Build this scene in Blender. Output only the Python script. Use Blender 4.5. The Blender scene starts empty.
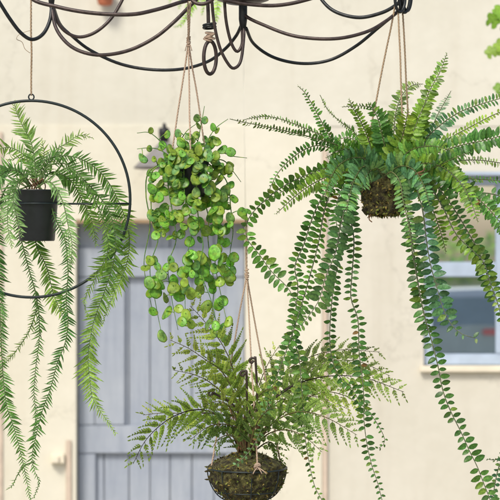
import bpy, math, random
from mathutils import Vector, Matrix
random.seed(11)
RND = random.random
def U(a, b): return a + (b - a) * random.random()
C = bpy.context.scene.collection
# ------------------------------------------------------------------ camera and scale
DIST = 4.0; EYE = 1.86; PX = 1.15 / 500.0
def P(px, py, d=0.0):
    "photo point (500 px wide) at depth d metres beyond the hanging plants -> world"
    k = PX * (1 + d / DIST)
    return Vector(((px - 250) * k, d, EYE - (py - 250) * k))
WALL = 4.70
cam = bpy.data.cameras.new('camera'); co = bpy.data.objects.new('camera', cam); C.objects.link(co)
co.location = (0, -DIST, EYE); co.rotation_euler = (math.pi / 2, 0, 0)
cam.lens = 36 * DIST / 1.15; cam.sensor_width = 36; cam.clip_end = 500; cam.clip_start = 0.05
cam.dof.use_dof = True; cam.dof.focus_distance = DIST; cam.dof.aperture_fstop = 7.5
bpy.context.scene.camera = co
# ------------------------------------------------------------------ materials
def cmul(c, k): return (c[0] * k, c[1] * k, c[2] * k)
def newmat(name):
    m = bpy.data.materials.new(name); m.use_nodes = True
    nt = m.node_tree; b = nt.nodes['Principled BSDF']
    return m, nt, b
def noise(nt, scale, detail=4, rough=.6, vec=None):
    n = nt.nodes.new('ShaderNodeTexNoise'); n.inputs['Scale'].default_value = scale
    n.inputs['Detail'].default_value = detail; n.inputs['Roughness'].default_value = rough
    if vec is not None: nt.links.new(vec, n.inputs['Vector'])
    return n
def ramp(nt, fac, stops):
    r = nt.nodes.new('ShaderNodeValToRGB'); e = r.color_ramp.elements
    e[0].position, e[0].color = stops[0][0], (*stops[0][1], 1)
    e[1].position, e[1].color = stops[1][0], (*stops[1][1], 1)
    for p, c in stops[2:]:
        x = e.new(p); x.color = (*c, 1)
    nt.links.new(fac, r.inputs[0]); return r
def coords(nt, scale=(1, 1, 1)):
    tc = nt.nodes.new('ShaderNodeTexCoord'); mp = nt.nodes.new('ShaderNodeMapping')
    mp.inputs['Scale'].default_value = scale
    nt.links.new(tc.outputs['Object'], mp.inputs[0]); return mp.outputs[0]
def bump(nt, b, h, strength=.3, dist=.01):
    bp = nt.nodes.new('ShaderNodeBump'); bp.inputs['Strength'].default_value = strength
    bp.inputs['Distance'].default_value = dist
    nt.links.new(h, bp.inputs['Height']); nt.links.new(bp.outputs[0], b.inputs['Normal'])
def mixc(nt, a, b_, fac, blend='MIX'):
    m = nt.nodes.new('ShaderNodeMix'); m.data_type = 'RGBA'; m.blend_type = blend
    for s, v in ((6, a), (7, b_), (0, fac)):
        if hasattr(v, 'is_output'): nt.links.new(v, m.inputs[s])
        elif s == 0: m.inputs[0].default_value = v
        else: m.inputs[s].default_value = (*v, 1)
    return m.outputs[2]
def simple(name, col, rough=.6, metal=0., nscale=40, var=.25, bmp=.15):
    m, nt, b = newmat(name); v = coords(nt)
    n = noise(nt, nscale, 5, .6, v)
    lo = tuple(c * (1 - var) for c in col); hi = tuple(min(1, c * (1 + var)) for c in col)
    r = ramp(nt, n.outputs[0], [(.3, lo), (.7, hi)])
    nt.links.new(r.outputs[0], b.inputs['Base Color'])
    b.inputs['Roughness'].default_value = rough; b.inputs['Metallic'].default_value = metal
    if bmp: bump(nt, b, n.outputs[0], bmp, .002)
    return m
def leafmat(name, rough=.42, trans=.28, nscale=220, spec=.5, blotch=None):
    m, nt, b = newmat(name)
    at = nt.nodes.new('ShaderNodeAttribute'); at.attribute_name = 'leafcol'
    v = coords(nt); n = noise(nt, nscale, 3, .6, v)
    r = ramp(nt, n.outputs[0], [(.3, (.5, .52, .5)), (.72, (1.4, 1.38, 1.2))])
    c = mixc(nt, at.outputs['Color'], r.outputs[0], 1.0, 'MULTIPLY')
    if blotch:
        n2 = noise(nt, 75, 2, .5, v)
        f = ramp(nt, n2.outputs[0], [(.5, (0, 0, 0)), (.66, (.75, .75, .75))])
        c = mixc(nt, c, blotch, f.outputs[0])
    nt.links.new(c, b.inputs['Base Color'])
    b.inputs['Roughness'].default_value = rough
    b.inputs['Specular IOR Level'].default_value = spec
    bump(nt, b, n.outputs[0], .25, .001)
    t = nt.nodes.new('ShaderNodeBsdfTranslucent')
    c2 = mixc(nt, c, (1.3, 1.35, .55), 1.0, 'MULTIPLY'); nt.links.new(c2, t.inputs[0])
    mx = nt.nodes.new('ShaderNodeMixShader'); mx.inputs[0].default_value = trans
    nt.links.new(b.outputs[0], mx.inputs[1]); nt.links.new(t.outputs[0], mx.inputs[2])
    nt.links.new(mx.outputs[0], nt.nodes['Material Output'].inputs[0])
    return m
M = {}
M['leaf'] = leafmat('fern_leaf', .36, .30, 220, .32); M['needle'] = leafmat('needle_leaf', .45, .42, 220, .3)
M['olive'] = leafmat('olive_leaf', .45, .42, 220, .3)
M['coin'] = leafmat('coin_leaf', .36, .38, 110, .38, (.36, .46, .05))
M['moss'], nt, b = newmat('moss')
v = coords(nt); n = noise(nt, 85, 8, .8, v); n2 = noise(nt, 160, 6, .75, v)
r = ramp(nt, n.outputs[0], [(.38, (.010, .008, .004)), (.68, (.42, .31, .12)), (.48, (.07, .055, .02)), (.57, (.16, .16, .04))])
nt.links.new(r.outputs[0], b.inputs['Base Color']); b.inputs['Roughness'].default_value = .95
bump(nt, b, n2.outputs[0], .9, .01)
M['mossfibre'] = leafmat('moss_fibre', .9, .1, 300, .1)
M['pot'] = simple('black_pot', (.012, .016, .017), .38, 0, 30, .3, .05)
M['wire'] = simple('wire_green_black', (.016, .026, .026), .45, .2, 60, .3)
M['rope'] = simple('jute_rope', (.40, .29, .18), .95, 0, 900, .4, .6)
M['ropepale'] = simple('pale_twine', (.52, .38, .27), .95, 0, 900, .35, .6)
M['nylon'] = simple('nylon_line', (.60, .58, .5), .3, 0, 30, .05, 0)
M['iron'] = simple('brown_iron', (.055, .038, .032), .42, .35, 70, .5, .4)
M['ironblack'] = simple('black_iron', (.020, .022, .022), .38, .35, 70, .5, .4)
M['twig'] = simple('dark_stem', (.035, .022, .014), .6, 0, 100, .4)
M['drystem'] = simple('dry_stem', (.16, .085, .035), .8, 0, 100, .5)
M['soil'] = simple('soil', (.06, .04, .025), .95, 0, 160, .6, 1)
M['terracotta'] = simple('terracotta', (.50, .16, .08), .8, 0, 30, .2)
M['shade'] = simple('grey_enamel', (.19, .18, .175), .55, 0, 20, .2)
M['black'] = simple('black_metal', (.015, .015, .017), .5, .2)
M['timber'], nt, b = newmat('weathered_timber')
v = coords(nt, (3, 20, 60)); n = noise(nt, 3, 6, .7, v)
r = ramp(nt, n.outputs[0], [(.3, (.18, .11, .06)), (.7, (.45, .33, .19))])
nt.links.new(r.outputs[0], b.inputs['Base Color']); b.inputs['Roughness'].default_value = .8; bump(nt, b, n.outputs[0], .5, .004)
# painted plaster
def plaster(name, c0, c1, c2):
    m, nt, b = newmat(name); v = coords(nt)
    n = noise(nt, .9, 6, .62, v); n2 = noise(nt, 9, 8, .7, v); vs = coords(nt, (5, 1, .35)); n3 = noise(nt, 1.6, 5, .6, vs)
    r = ramp(nt, n.outputs[0], [(.32, c0), (.68, c1)])
    f = ramp(nt, n3.outputs[0], [(.52, (0, 0, 0)), (.75, (.55, .55, .55))])
    c = mixc(nt, r.outputs[0], c2, f.outputs[0])
    f2 = ramp(nt, n2.outputs[0], [(.3, (.96, .955, .94)), (.7, (1.02, 1.02, 1.02))])
    c = mixc(nt, c, f2.outputs[0], 1.0, 'MULTIPLY')
    nt.links.new(c, b.inputs['Base Color']); b.inputs['Roughness'].default_value = .9
    vo = nt.nodes.new('ShaderNodeTexVoronoi'); vo.feature = 'DISTANCE_TO_EDGE'; vo.inputs['Scale'].default_value = .9
    wv = noise(nt, 3, 6, .7, v); av = nt.nodes.new('ShaderNodeVectorMath'); av.operation = 'MULTIPLY_ADD'
    av.inputs[1].default_value = (.5, .5, .5); nt.links.new(wv.outputs['Color'], av.inputs[0]); nt.links.new(v, av.inputs[2]); nt.links.new(av.outputs[0], vo.inputs['Vector'])
    fc = ramp(nt, vo.outputs['Distance'], [(0, (.30, .30, .30)), (.006, (0, 0, 0))])
    c = mixc(nt, c, cmul(c2, .55), fc.outputs[0])
    nt.links.new(c, b.inputs['Base Color'])
    n4 = noise(nt, 14, 8, .6, v)
    bump(nt, b, n4.outputs[0], .22, .015); return m
M['plaster'] = plaster('cream_plaster', (.60, .58, .485), (.665, .645, .55), (.56, .525, .425))
M['plaster_low'] = plaster('cream_plaster_panel', (.655, .625, .505), (.71, .68, .565), (.61, .565, .445))
M['plaster_right'] = plaster('grey_cream_plaster', (.585, .56, .465), (.65, .62, .53), (.53, .495, .405))
M['trim'] = simple('beige_trim', (.56, .46, .36), .8, 0, 12, .15)
M['cream'] = simple('cream_paint', (.75, .68, .53), .7, 0, 12, .08)
m, nt, b = newmat('blue_grey_paint'); M['door'] = m
v = coords(nt, (14, 14, 1.2)); n = noise(nt, 3, 8, .7, v); v1 = coords(nt); n2 = noise(nt, 3.5, 6, .65, v1)
r = ramp(nt, n.outputs[0], [(.28, (.295, .332, .385)), (.6, (.365, .402, .455)), (.8, (.44, .47, .505))])
f = ramp(nt, n2.outputs[0], [(.35, (.88, .89, .92)), (.7, (1.07, 1.06, 1.03))])
c = mixc(nt, r.outputs[0], f.outputs[0], 1.0, 'MULTIPLY')
n5 = noise(nt, 60, 3, .5, coords(nt, (1, 1, .25))); f5 = ramp(nt, n5.outputs[0], [(.70, (0, 0, 0)), (.76, (.5, .5, .5))])
c = mixc(nt, c, (.17, .17, .18), f5.outputs[0])
nt.links.new(c, b.inputs['Base Color']); b.inputs['Roughness'].default_value = .6; bump(nt, b, n.outputs[0], .3, .004)
M['frame'] = simple('pale_blue_frame', (.40, .48, .58), .5, 0, 10, .12)
m, nt, b = newmat('window_glass'); M['glass'] = m
b.inputs['Base Color'].default_value = (.13, .17, .20, 1); b.inputs['Roughness'].default_value = .1
gl = nt.nodes.new('ShaderNodeBsdfGlossy'); gl.inputs['Roughness'].default_value = .015; gl.inputs['Color'].default_value = (.95, .99, 1, 1)
mx = nt.nodes.new('ShaderNodeMixShader'); mx.inputs[0].default_value = .82
nt.links.new(b.outputs[0], mx.inputs[1]); nt.links.new(gl.outputs[0], mx.inputs[2]); nt.links.new(mx.outputs[0], nt.nodes['Material Output'].inputs[0])
M['paving'] = simple('pale_paving', (.36, .33, .28), .9, 0, 3, .2)
M['carpaint'] = simple('dark_blue_paint', (.26, .34, .38), .25, .3, 5, .1, 0)
M['carroof'] = simple('silver_paint', (.62, .66, .68), .25, .3, 5, .05, 0)
M['tyre'] = simple('tyre', (.02, .02, .02), .8); M['red'] = simple('red_lens', (.65, .08, .09), .25, 0, 5, .1, 0)
M['carglass'] = simple('car_glass', (.20, .27, .30), .06, 0, 5, .1, 0)
# ------------------------------------------------------------------ mesh builder
class MB:
    def __init__(s): s.v = []; s.f = []; s.c = []; s.m = []; s.sm = []
    def add(s, vs, fs, col=(.5, .5, .5), mat=0, smooth=True):
        o = len(s.v); s.v += [tuple(p) for p in vs]
        if isinstance(col, list): s.c += col
        else: s.c += [col] * len(vs)
        for f in fs: s.f.append(tuple(i + o for i in f)); s.m.append(mat); s.sm.append(smooth)
    def build(s, name, mats, parent=None, loc=(0, 0, 0)):
        me = bpy.data.meshes.new(name)
        L = Vector(loc); me.from_pydata([tuple(Vector(p) - L) for p in s.v], [], s.f)
        if not isinstance(mats, (list, tuple)): mats = [mats]
        for m_ in mats: me.materials.append(m_)
        me.polygons.foreach_set('material_index', s.m); me.polygons.foreach_set('use_smooth', s.sm)
        a = me.color_attributes.new('leafcol', 'FLOAT_COLOR', 'POINT')
        flat = []
        for c in s.c: flat += [c[0], c[1], c[2], 1.0]
        a.data.foreach_set('color', flat); me.update()
        o = bpy.data.objects.new(name, me); C.objects.link(o); o.location = loc
        if parent is not None:
            o.parent = parent
            w = parent.location.copy(); p = parent.parent
            while p is not None: w += p.location; p = p.parent
            o.location = Vector(loc) - w
        return o
def empty(name, loc, label, cat, group=None):
    o = bpy.data.objects.new(name, None); C.objects.link(o); o.location = loc; o.empty_display_size = .05
    o['label'] = label; o['category'] = cat
    if group: o['group'] = group
    return o
def crom(pts, n):
    "Catmull-Rom through pts, resampled to n+1 points of equal arc length"
    pts = [Vector(p) for p in pts]
    e = [pts[0] * 2 - pts[1]] + pts + [pts[-1] * 2 - pts[-2]]
    out = []
    for i in range(1, len(e) - 2):
        a, b_, c_, d = e[i - 1], e[i], e[i + 1], e[i + 2]
        for k in range(12):
            t = k / 12
            out.append(.5 * ((2 * b_) + (c_ - a) * t + (2 * a - 5 * b_ + 4 * c_ - d) * t * t + (3 * b_ - a - 3 * c_ + d) * t ** 3))
    out.append(pts[-1])
    cum = [0]
    for i in range(1, len(out)): cum.append(cum[-1] + (out[i] - out[i - 1]).length)
    res = []; j = 0
    for k in range(n + 1):
        s_ = cum[-1] * k / n
        while j < len(out) - 2 and cum[j + 1] < s_: j += 1
        u = (s_ - cum[j]) / max(1e-9, cum[j + 1] - cum[j]); res.append(out[j].lerp(out[j + 1], min(1, u)))
    return res, cum[-1]
def tube(mb, path, r, sides=7, col=(.3, .3, .3), mat=0, closed=False, cap=True):
    n = len(path); vs = []; fs = []
    N = None
    for i, p in enumerate(path):
        a = path[i - 1] if (i > 0 or closed) else path[i]; b_ = path[(i + 1) % n] if (i < n - 1 or closed) else path[i]
        T = (b_ - a).normalized()
        if N is None:
            N = T.orthogonal().normalized()
        N = (N - T * N.dot(T)); N = N.normalized() if N.length > 1e-6 else T.orthogonal().normalized()
        B = T.cross(N); rr = r(i / (n - 1)) if callable(r) else r
        for k in range(sides):
            an = 2 * math.pi * k / sides; vs.append(p + (N * math.cos(an) + B * math.sin(an)) * rr)
    for i in range(n if closed else n - 1):
        j = (i + 1) % n
        for k in range(sides):
            k2 = (k + 1) % sides; fs.append((i * sides + k, i * sides + k2, j * sides + k2, j * sides + k))
    if cap and not closed:
        fs.append(tuple(range(sides))[::-1]); fs.append(tuple((n - 1) * sides + k for k in range(sides)))
    mb.add(vs, fs, col, mat)
def box(mb, x0, x1, y0, y1, z0, z1, mat=0, bev=0.0):
    import bmesh
    bm = bmesh.new(); bmesh.ops.create_cube(bm, size=1)
    for v_ in bm.verts: v_.co = Vector((x0 + (v_.co.x + .5) * (x1 - x0), y0 + (v_.co.y + .5) * (y1 - y0), z0 + (v_.co.z + .5) * (z1 - z0)))
    if bev: bmesh.ops.bevel(bm, geom=bm.edges[:], offset=bev, segments=2, affect='EDGES')
    bm.verts.index_update()
    mb.add([v_.co.copy() for v_ in bm.verts], [tuple(v_.index for v_ in f.verts) for f in bm.faces], (.5, .5, .5), mat, False); bm.free()
def lathe(mb, cx, cy, prof, seg=40, mat=0, col=(.3, .3, .3)):
    "prof: list of (radius, z)"
    vs = []; fs = []
    for r_, z in prof:
        for k in range(seg):
            a = 2 * math.pi * k / seg; vs.append(Vector((cx + r_ * math.cos(a), cy + r_ * math.sin(a), z)))
    for i in range(len(prof) - 1):
        for k in range(seg):
            k2 = (k + 1) % seg; fs.append((i * seg + k, i * seg + k2, (i + 1) * seg + k2, (i + 1) * seg + k))
    mb.add(vs, fs, col, mat)
def twine(mb, pts, r, mat=0):
    path, L = crom(pts, max(8, int(sum((Vector(pts[i + 1]) - Vector(pts[i])).length for i in range(len(pts) - 1)) / (r * 1.3))))
    fr = []; N = None
    for i in range(len(path)):
        T = (path[min(i + 1, len(path) - 1)] - path[max(i - 1, 0)]).normalized()
        if N is None: N = T.orthogonal().normalized()
        N = (N - T * N.dot(T)).normalized(); fr.append((N.copy(), T.cross(N)))
    for ph in (0, 2.1, 4.2):
        q = []
        for i, p in enumerate(path):
            a = ph + i * 1.3 / 6.0 * 2 * math.pi * .55
            q.append(p + (fr[i][0] * math.cos(a) + fr[i][1] * math.sin(a)) * r * .5)
        tube(mb, q, r * .62, 5, (.4, .3, .2), mat)
def jitterline(a, b_, n, amp):
    a, b_ = Vector(a), Vector(b_)
    return [a.lerp(b_, i / n) + Vector((U(-amp, amp), U(-amp, amp), U(-amp, amp))) * (0 if i in (0, n) else 1) for i in range(n + 1)]
def cmix(a, b_, t): return tuple(a[i] * (1 - t) + b_[i] * t for i in range(3))
# ------------------------------------------------------------------ leaves and fronds
SHAPES = {
 'oval': ([0, .14, .38, .66, .88, 1], [.18, .72, 1, .88, .5, .06]),
 'needle': ([0, .25, .6, 1], [.7, 1, .75, .05]),
 'pinnule': ([0, .35, .75, 1], [.55, 1, .7, .1]),
}
def leaflet(mb, base, D, N, L, W, shape, col, fold=.25, curl=.2, mat=0):
    D = D.normalized(); S = N.cross(D)
    if S.length < 1e-6: return
    S.normalize(); N = D.cross(S).normalized()
    ts, ws = SHAPES[shape]; vs = []; cs = []
    mid = cmix(col, (col[0] * 1.5 + .03, col[1] * 1.35 + .03, col[2] * 1.2 + .01), .5)
    for t, w in zip(ts, ws):
        c0 = base + D * (L * t) - N * (curl * L * t * t)
        h = N * (fold * w * W * .5)
        vs += [c0 - S * (w * W * .5) + h, c0, c0 + S * (w * W * .5) + h]; cs += [col, mid, col]
    fs = []
    for i in range(len(ts) - 1):
        a = i * 3; fs += [(a, a + 1, a + 4, a + 3), (a + 1, a + 2, a + 5, a + 4)]
    mb.add(vs, fs, cs, mat)
def frames(path, roll0, roll1):
    out = []; n = len(path)
    camp = Vector((0, -DIST, EYE))
    prev = None
    for i, p in enumerate(path):
        T = (path[min(i + 1, n - 1)] - path[max(i - 1, 0)]).normalized()
        if prev is None:
            Vw = (camp - p).normalized(); S = T.cross(Vw)
            if S.length < .2: S = T.cross(Vector((0, 0, 1)))
            S.normalize()
        else:
            S = prev - T * prev.dot(T)
            S = S.normalized()
            Vw = (camp - p).normalized(); S2 = T.cross(Vw)       # drift gently to face outwards
            if S2.length > .4:
                S2.normalize()
                if S2.dot(S) < 0: S2 = -S2
                S = S.lerp(S2, .25).normalized()
        prev = S.copy(); N = S.cross(T).normalized()
        r = roll0 + (roll1 - roll0) * i / (n - 1)
        out.append((T, S * math.cos(r) + N * math.sin(r), N * math.cos(r) - S * math.sin(r)))
    return out
def topath(px, d, n):
    if not isinstance(d, (list, tuple)): d = (0, d)
    m_ = len(px) - 1
    return crom([P(x, y, (d[0] + (d[-1] - d[0]) * (i / m_) if len(d) == 2 else d[min(i, len(d) - 1)])) for i, (x, y) in enumerate(px)], n)
def boston(px, d, L=8.5, sp=5.2, col=(.035, .10, .03), tipcol=None, roll=(0, .3), ang=.15, w=.55, start=.04, taper=.12, parent=None, stem=(.10, .13, .05), name='frond'):
    "rounded-leaflet fern frond"
    path, ln = topath(px, d, 200)
    n = max(10, int(ln / (sp * PX)))
    path, ln = topath(px, d, n); fr = frames(path, *roll)
    mb = MB(); tube(mb, path, lambda t: PX * (.85 - .5 * t), 5, stem, 1)
    tipcol = tipcol or cmix(col, (.16, .24, .06), .5)
    ph = U(0, 6)
    for i in range(n + 1):
        t = i / n
        if t < start: continue
        if taper > .2:   # sword-like frond: even narrowing, then a pointed tip
            k = min(1, .35 + (t - start) / .12) * (1 - .52 * max(0, (t - .3) / .7)) * (1 if t < .9 else max(.25, (1 - t) / .1))
        else:
            k = min(1, .35 + (t - start) / .12) * (1 if t < 1 - taper * 2.2 else max(.42, (1 - t) / (taper * 2.2)) ** .75)
        T, S, N = fr[i]
        for s in (-1, 1):
            if RND() < .055: continue
            a = ang + U(-.14, .14) + .35 * max(0, (t - .85)) / .15
            ll = L * PX * k * U(.8, 1.12) * (1 + .10 * math.sin(ph * 2 + t * 15))
            D = S * s * math.cos(a) + T * math.sin(a) + N * (U(-.15, .45) + .12 * math.sin(ph + t * 9))
            tw = U(-.6, .6); NN = (N + T * tw + S * U(-.35, .35)).normalized()
            c = cmul(cmix(col, tipcol, max(0, min(1, (t - .5) * 1.2 + U(-.3, .3)))), U(.55, 1.45))
            if RND() < .12: c = cmix(c, (.20, .30, .04), .5)
            if RND() < .004: c = (.16, .09, .03)
            leaflet(mb, path[i] + T * (s * sp * PX * .18) + S * s * PX * .4, D, NN, ll, ll * w * U(.92, 1.12), 'oval', c, U(.1, .5), U(.05, .35))
    o = mb.build(name, [M['leaf'], M['leaf']], parent); return o
def needle(px, d, L=12, sp=2.9, col=(.05, .15, .035), tipcol=(.16, .30, .06), roll=(0, .3), ang=.45, parent=None, w=.13, start=.08, sprofile=1.0, stem=(.05, .07, .035)):
    "feathery frond with narrow leaflets"
    path, ln = topath(px, d, 100); n = max(8, int(ln / (sp * PX)))
    path, ln = topath(px, d, n); fr = frames(path, *roll); mb = MB()
    tube(mb, path, lambda t: PX * (.8 - .6 * t), 5, stem, 1)
    for i in range(n + 1):
        t = i / n
        if t < start: continue
        k = min(1, .4 + (t - start) / .15)
        if t > .78: k *= max(.12, (1 - t) / .22) ** .6
        T, S, N = fr[i]
        for s in (-1, 1):
            if RND() < .05: continue
            a = ang + U(-.12, .12) + (.3 * (t - .8) / .2 if t > .8 else 0)
            ll = L * PX * k * U(.72, 1.15) * sprofile * (1 + .12 * math.sin(px[0][0] + t * 17))
            D = S * s * math.cos(a) + T * math.sin(a) + N * U(-.35, .5)
            c = cmul(cmix(col, tipcol, max(0, min(1, (t - .35) * 1.3 + U(-.25, .25)))), U(.75, 1.3))
            leaflet(mb, path[i] + T * (s * sp * PX * .2), D, (N + T * U(-.5, .5)).normalized(), ll, max(ll * w, PX * 1.0) * U(.85, 1.2), 'needle', c, .3, U(-.3, .7))
    return mb.build('frond', [M['needle'], M['needle']], parent)
def bipinnate(px, d, LP=26, sp=7.0, col=(.09, .15, .025), tipcol=(.22, .28, .05), roll=(0, .2), parent=None, bare=.22, ang=.62, pin=5.5, stem=(.05, .055, .02), dark=0.3):
    path, ln = topath(px, d, 100); n = max(8, int(ln / (sp * PX)))
    path, ln = topath(px, d, n * 4); fr = frames(path, *roll); mb = MB()
    tube(mb, path, lambda t: PX * (.95 - .7 * t), 5, stem, 1)
    for i in range(n):
        t = (i + .5) / n
        if t < bare: continue
        u = (t - bare) / (1 - bare); k = (min(1, .65 + u * 2.0)) * (1 - u) ** .55 + .10
        for s in (-1, 1):
            j = min(n * 4 - 1, int(t * n * 4) + (1 if s > 0 else -1)); T, S, N = fr[j]
            a = ang + U(-.12, .12); pl = LP * PX * k * U(.85, 1.12)
            D = (S * s * math.cos(a) + T * math.sin(a) + N * U(-.22, .28)).normalized()
            droop = Vector((0, 0, -1)) * U(.0, .3)
            m_ = max(3, int(pl / (2.3 * PX))); b0 = path[j]
            bend = T * U(.05, .3)
            pts = [b0 + D * (pl * q / m_) + (droop + bend) * pl * (q / m_) ** 2 for q in range(m_ + 1)]
            NN = (N + T * U(-.45, .3) + S * U(-.2, .2)).normalized(); SD = NN.cross(D).normalized()
            pc = cmul(cmix(col, tipcol, max(0, min(1, u * .6 + U(-.35, .4)))), U(.65, 1.35))
            tube(mb, pts, lambda q: PX * .38 * (1 - .6 * q), 3, cmul(pc, .8), 1, cap=False)
            for q in range(1, m_ + 1):
                qt = q / m_; pk = (1 - .85 * qt ** 1.3) * (.8 + .2 * min(1, qt * 5))
                Dq = (pts[q] - pts[q - 1]).normalized()
                for z in (-1, 1):
                    l2 = pin * PX * pk * (.5 + .5 * min(1, pl / (20 * PX))) * U(.88, 1.12)
                    dd = SD * z * .62 + Dq * .88 + NN * U(-.1, .1)
                    leaflet(mb, pts[q], dd, NN, l2, min(max(l2 * .52, PX * 1.4), PX * 2.8), 'pinnule', cmul(pc, U(.88, 1.12)), .2, .12)
            leaflet(mb, pts[-1], pts[-1] - pts[-2], NN, 3.5 * PX, 1.5 * PX, 'pinnule', pc, .2, .1)
    return mb.build('frond', [M['olive'], M['olive']], parent)
# ------------------------------------------------------------------ setting: ground
g = MB(); g.add([(-120, -120, 0), (120, -120, 0), (120, 120, 0), (-120, 120, 0)], [(0, 1, 2, 3)])
go = g.build('ground', M['paving']); go['kind'] = 'structure'
# ------------------------------------------------------------------ house
house = empty('house', (0, WALL + .3, 0), 'cream plastered house with a blue-grey plank door and a pale blue window', 'house')
def WX(px, d=WALL): return P(px, 250, d).x
def WZ(py, d=WALL): return P(250, py, d).z
dx0, dx1 = WX(76), WX(245); dz1 = WZ(222)
wx0, wx1 = WX(424), WX(575); wz0, wz1 = WZ(366), WZ(176)
TOP = 4.6; T2 = .32
seam = WZ(126)
wall = MB()
def wbox(x0, x1, z0, z1, dy=0.0, mat=0): box(wall, x0, x1, WALL + dy, WALL + T2, z0, z1, mat)
wbox(-5.5, 7, seam, TOP, .012, 0)                     # upper wall
xr = WX(322)
wbox(-5.5, dx0, 0, seam, 0, 1)
wbox(dx0, dx1, dz1, seam, 0, 1)
wbox(dx1, xr, 0, seam, 0, 1)
wbox(xr, wx0, 0, seam, .016, 2)
wbox(wx0, wx1, 0, wz0, .016, 2); wbox(wx0, wx1, wz1, seam, .016, 2)
wbox(wx1, 7, 0, seam, .016, 2)
wall.build('wall', [M['plaster'], M['plaster_low'], M['plaster_right']], house)
# side returns and back so that the house is a body
rb = MB(); box(rb, -5.5, -5.2, WALL + T2, WALL + 6, 0, TOP); box(rb, 6.7, 7, WALL + T2, WALL + 6, 0, TOP); box(rb, -5.2, 6.7, WALL + 5.7, WALL + 6, 0, TOP)
box(rb, -5.2, 6.7, WALL + T2, WALL + 5.7, TOP - .4, TOP - .2)
rb.build('side_wall', M['plaster'], house)
tb = MB(); box(tb, WX(322.5) , WX(327.5), WALL - .004, WALL + .014, 0, WZ(150), 0, .003); tb.build('trim_strip', M['trim'], house)
tb = MB(); box(tb, WX(66), WX(71.5), WALL - .012, WALL - .001, 0, WZ(440), 0, .003); tb.build('trim_strip', M['trim'], house)
tb = MB(); box(tb, WX(-2.5), WX(3), WALL - .010, WALL - .001, 0, WZ(132), 0, .003); tb.build('trim_strip', M['trim'], house)
lt = MB(); box(lt, WX(76), WX(246), WALL - .03, WALL - .001, WZ(223.6), WZ(219.5), 0, .003); lt.build('lintel_board', M['timber'], house)
st = MB(); box(st, dx0 - .05, dx1 + .05, WALL - .25, WALL + .1, .001, .12, 0, .01); st.build('doorstep', M['paving'], house)
# door
DY = WALL + .10
dr = MB()
box(dr, dx0 + .002, dx1 - .002, DY + .035, DY + .05, .125, dz1 - .002)
door = dr.build('door', M['door'], house, (dx0, DY, .125))
# planks (pattern of the leaf, one mesh)
pl = MB(); edges = [76.5, 104, 129, 150, 170, 192, 214, 244.5]
for i in range(len(edges) - 1):
    a, b_ = WX(edges[i], DY) + .002, WX(edges[i + 1], DY) - .002
    box(pl, max(a, dx0 + .003), min(b_, dx1 - .003), DY + .008 + U(-.002, .002), DY + .034, .13, dz1 - .003, 0, .003)
pl.build('plank_panel', M['door'], door)
def rail(nm, x0, x1, z0, z1, y0=-.022):
    q = MB(); box(q, x0, x1, DY + y0, DY + .003, z0, z1, 0, .004); q.build(nm, M['door'], door)
zA, zB = WZ(248, DY), WZ(277, DY); zC, zD = WZ(425, DY), WZ(453, DY)
xl, xs = dx0 + .004, dx1 - .004
rail('rail', xl, xs, zB, zA); rail('rail', xl, xs, zD, zC)
rail('stile', xl, WX(96, DY), .14, zD - .002, -.020); rail('stile', WX(226, DY), xs, .14, zD - .002, -.020)
rail('stile', xl, WX(95, DY), zC + .002, zB - .002, -.020); rail('stile', WX(95.4, DY), WX(125, DY), zC + .002, zB - .002, -.017)
rail('stile', WX(226, DY), xs, zC + .002, zB - .002, -.020)
rail('rail', WX(96, DY) + .002, WX(226, DY) - .002, .14, .38)
# window
wf = MB(); F = WALL + .05; th = .05
def wb(a, b_, c_, d_, y0=F, y1=F + .05): box(wf, a, b_, y0, y1, c_, d_, 0, .004)
wl, wr_ = wx0 + .003, wx1 - .003
wb(wl, wl + .045, wz0 + .002, wz1 - .003); wb(wr_ - .045, wr_, wz0 + .002, wz1 - .003)
wb(wl + .046, wr_ - .046, wz1 - .045, wz1 - .003); wb(wl + .046, wr_ - .046, wz0 + .002, WZ(354, F))
cx_ = WX(500, F); wb(cx_ - .02, cx_ + .03, WZ(354, F) + .001, wz1 - .046)
zt, zb = WZ(262, F), WZ(277, F)
wb(wl + .046, cx_ - .021, zb, zt); wb(cx_ + .031, wr_ - .046, zb, zt)
win = wf.build('window', M['frame'], house, (wx0, F, wz0))
gm = MB()
for (a, b_) in ((wl + .047, cx_ - .022), (cx_ + .032, wr_ - .047)):
    for (c_, d_) in ((WZ(354, F) + .002, zb - .001), (zt + .001, wz1 - .047)):
        gm = MB(); box(gm, a, b_, F + .02, F + .026, c_, d_); gm.build('pane', M['glass'], win)
sl = MB(); box(sl, wx0 - .02, wx1 + .02, WALL - .02, WALL + .012, WZ(372), WZ(366), 0, .004); sl.build('sill', M['cream'], win)
wh = MB(); box(wh, wx0 + .02, wx1 + .02, WALL - .03, WALL + .012, WZ(176), WZ(172), 0, .004); wh.build('head_board', M['frame'], win)
# latch keeper beside the door
lk = MB(); box(lk, WX(51), WX(65), WALL - .035, WALL - .001, WZ(463), WZ(453), 0, .004); box(lk, WX(53), WX(60), WALL - .055, WALL - .034, WZ(462), WZ(455), 0, .004)
k = lk.build('latch_keeper', M['cream'], house)
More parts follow.
